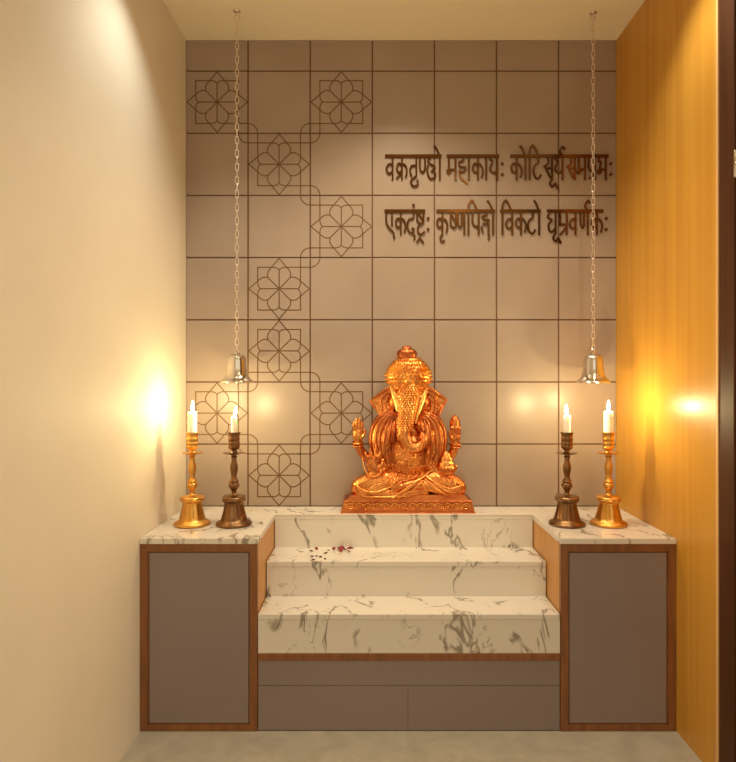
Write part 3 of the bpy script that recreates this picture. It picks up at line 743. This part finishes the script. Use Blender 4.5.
for cx, cy, r in ((408.6,381,4.2),(397,376,2.6),(420.5,376,2.6),(408.6,368,2.6)):
    bead(bm, cx, cy, r, squash=.6, seg=16)
    for j in range(10): bead(bm, cx+(r+1)*math.cos(j*PI/5), cy+(r+1)*math.sin(j*PI/5), 1.0, seg=7)
for k in range(7):   # upright leaf points round the top
    a_ = -1.2+.4*k; px = 408.6+12.5*math.sin(a_)
    h, nn = hit(px, 363)
    if h is None: continue
    tube(bm, [h, h+Vector((math.sin(a_)*2*K, -1.5*K, -5*K)), h+Vector((math.sin(a_)*4*K, -1*K, -9*K))], [1.6*K, 1.3*K, .5*K], 7)
link('studs', bm, M['crownlit'], crown, False)
tree = keep
bm = bmesh.new(); c = W(407, 360.5, 2.932)
lathe(bm, [(0,-1.5*K),(10.5*K,-1*K),(11.5*K,1*K),(9*K,2.6*K),(9.4*K,4*K),(10*K,6.5*K),(9*K,9.5*K),(6.4*K,11.5*K),(4.6*K,12*K),(4.8*K,13.2*K),(3*K,14.6*K),(0,15*K)], 32, c, lambda k, a: 1+(.06*math.cos(8*a) if k > 3 else 0), .8)
link('top_knot', bm, M['copperdark'], statue, True)
# pedestal: flared block with lip and carved scroll band
ped = thing('x', (0,0,0), 'x', 'x'); bpy.data.objects.remove(ped)
YP = 2.872
def trapz(bm, xa, xb, ya, yb, z0, z1, dx, dy):
    lo = [(xa,ya,z0),(xb,ya,z0),(xb,yb,z0),(xa,yb,z0)]; hi = [(xa+dx,ya+dy,z1),(xb-dx,ya+dy,z1),(xb-dx,yb,z1),(xa+dx,yb,z1)]
    L1 = [bm.verts.new(p) for p in lo]; H_ = [bm.verts.new(p) for p in hi]
    bm.faces.new(L1[::-1]); bm.faces.new(H_)
    for i in range(4): bm.faces.new((L1[i], L1[(i+1)%4], H_[(i+1)%4], H_[i]))
xa, xb = wx(340.2, YP), wx(476, YP)
bm = bmesh.new(); zb = ZT+.0005
trapz(bm, xa, xb, YP, YB-.012, zb, zb+.006, .003, .002)
trapz(bm, xa+.004, xb-.004, YP+.010, YB-.012, zb+.006, zb+.052, .012, .004)
trapz(bm, xa+.012, xb-.012, YP+.001, YB-.012, zb+.052, zb+.062, .010, .004)
trapz(bm, xa+.034, xb-.034, YP+.006, YB-.012, zb+.062, zb+.084, .016, .006)
o = link('pedestal', bm, M['copperdark'], statue); auto_smooth(o, 35); bm = bmesh.new()  # darker copper stands in for shade behind the carving
n = 14; w = (xb-xa-.05)/n
for i in range(n):
    cx = xa+.025+w*(i+.5); s = 1 if i % 2 else -1; Y = YP+.009; zc = zb+.028
    P = [Vector((cx+s*(-.5+.0)*w*.9, Y, zc-.014))]
    sp = [(cx+s*(w*.5*math.cos(a_)*(1-.09*a_)), Y+.001, zc+.018*math.sin(a_)*(1-.09*a_)+.002) for a_ in [i2*.55 for i2 in range(14)]]
    tube(bm, sp, [.0052-.00018*i2 for i2 in range(14)], 7)
    ell(bm, (cx-w*.5, Y, zc-.010*s), .005, .004, .008, .5*s, 8); ell(bm, (cx, Y-.001, zc+.002), .004, .004, .004, 0, 8)
for k in range(70):
    ell(bm, (rnd.uniform(xa+.018, xb-.018), YP+.011, zb+rnd.uniform(.012,.048)), .0038, .004, .0038, 0, 7)
link('carved_band', bm, M['cloth'], statue, True)  # brighter copper, so the raised carving reads as lit

# ------------------------------------------------------------------ lamps in the ceiling
def downlight(x, y, power, col, size, blend, lab, rad=.03):
    t = thing('ceiling_light', (x, y, ZC), lab, 'ceiling light', 'recessed ceiling lights')
    bm = bmesh.new(); lathe(bm, [(.042,-.004),(.055,-.006),(.062,-.003),(.062,-.0005),(.042,-.0005)], 32, (x, y, ZC)); link('ring', bm, M['whiteplastic'], t, True)
    bm = bmesh.new(); lathe(bm, [(0,-.002),(.041,-.002),(.041,-.0006),(0,-.0006)], 32, (x, y, ZC)); link('lamp_glass', bm, M['lampglass'], t)
    l = bpy.data.lights.new('spot', 'SPOT'); l.energy = power; l.color = col; l.spot_size = math.radians(size); l.spot_blend = blend; l.shadow_soft_size = rad
    o = bpy.data.objects.new('spot', l); C.objects.link(o); o.location = (0, 0, -.012-rad*.2); o.parent = t
    return t
cool = (.97,1.0,.92); warm = (1.0,.83,.58)
downlight(-.62, 2.20, 25, cool, 110, .8, 'recessed ceiling light close to the cream wall')
downlight(.93, 2.14, 30, (1.0,.96,.80), 110, .8, 'recessed ceiling light close to the wooden wall')
downlight(.14, 2.34, 70, warm, 124, .75, 'recessed ceiling light over the middle, before the steps')
downlight(.75, .6, 38, warm, 165, .9, 'recessed ceiling light behind the viewer')

wd = bpy.data.worlds.new('World'); SC.world = wd; wd.use_nodes = True
bg = wd.node_tree.nodes['Background']; bg.inputs[0].default_value = (1.0,.82,.58,1); bg.inputs[1].default_value = 1.0

cam = bpy.data.cameras.new('Camera'); co = bpy.data.objects.new('Camera', cam); C.objects.link(co)
co.location = (0, 0, EYE); co.rotation_euler = (PI/2, 0, 0)
cam.sensor_fit = 'HORIZONTAL'; cam.sensor_width = 36; cam.lens = 36*F/736
cam.shift_x = -(CX-368)/736; cam.shift_y = -(381-CY)/736
cam.clip_start = .02
SC.camera = co
SC.view_settings.view_transform = 'Standard'; SC.view_settings.look = 'None'
SC.view_settings.gamma = 1; SC.view_settings.exposure = .06; SC.view_settings.use_curve_mapping = False
try: SC.cycles.use_denoising = True
except Exception: pass
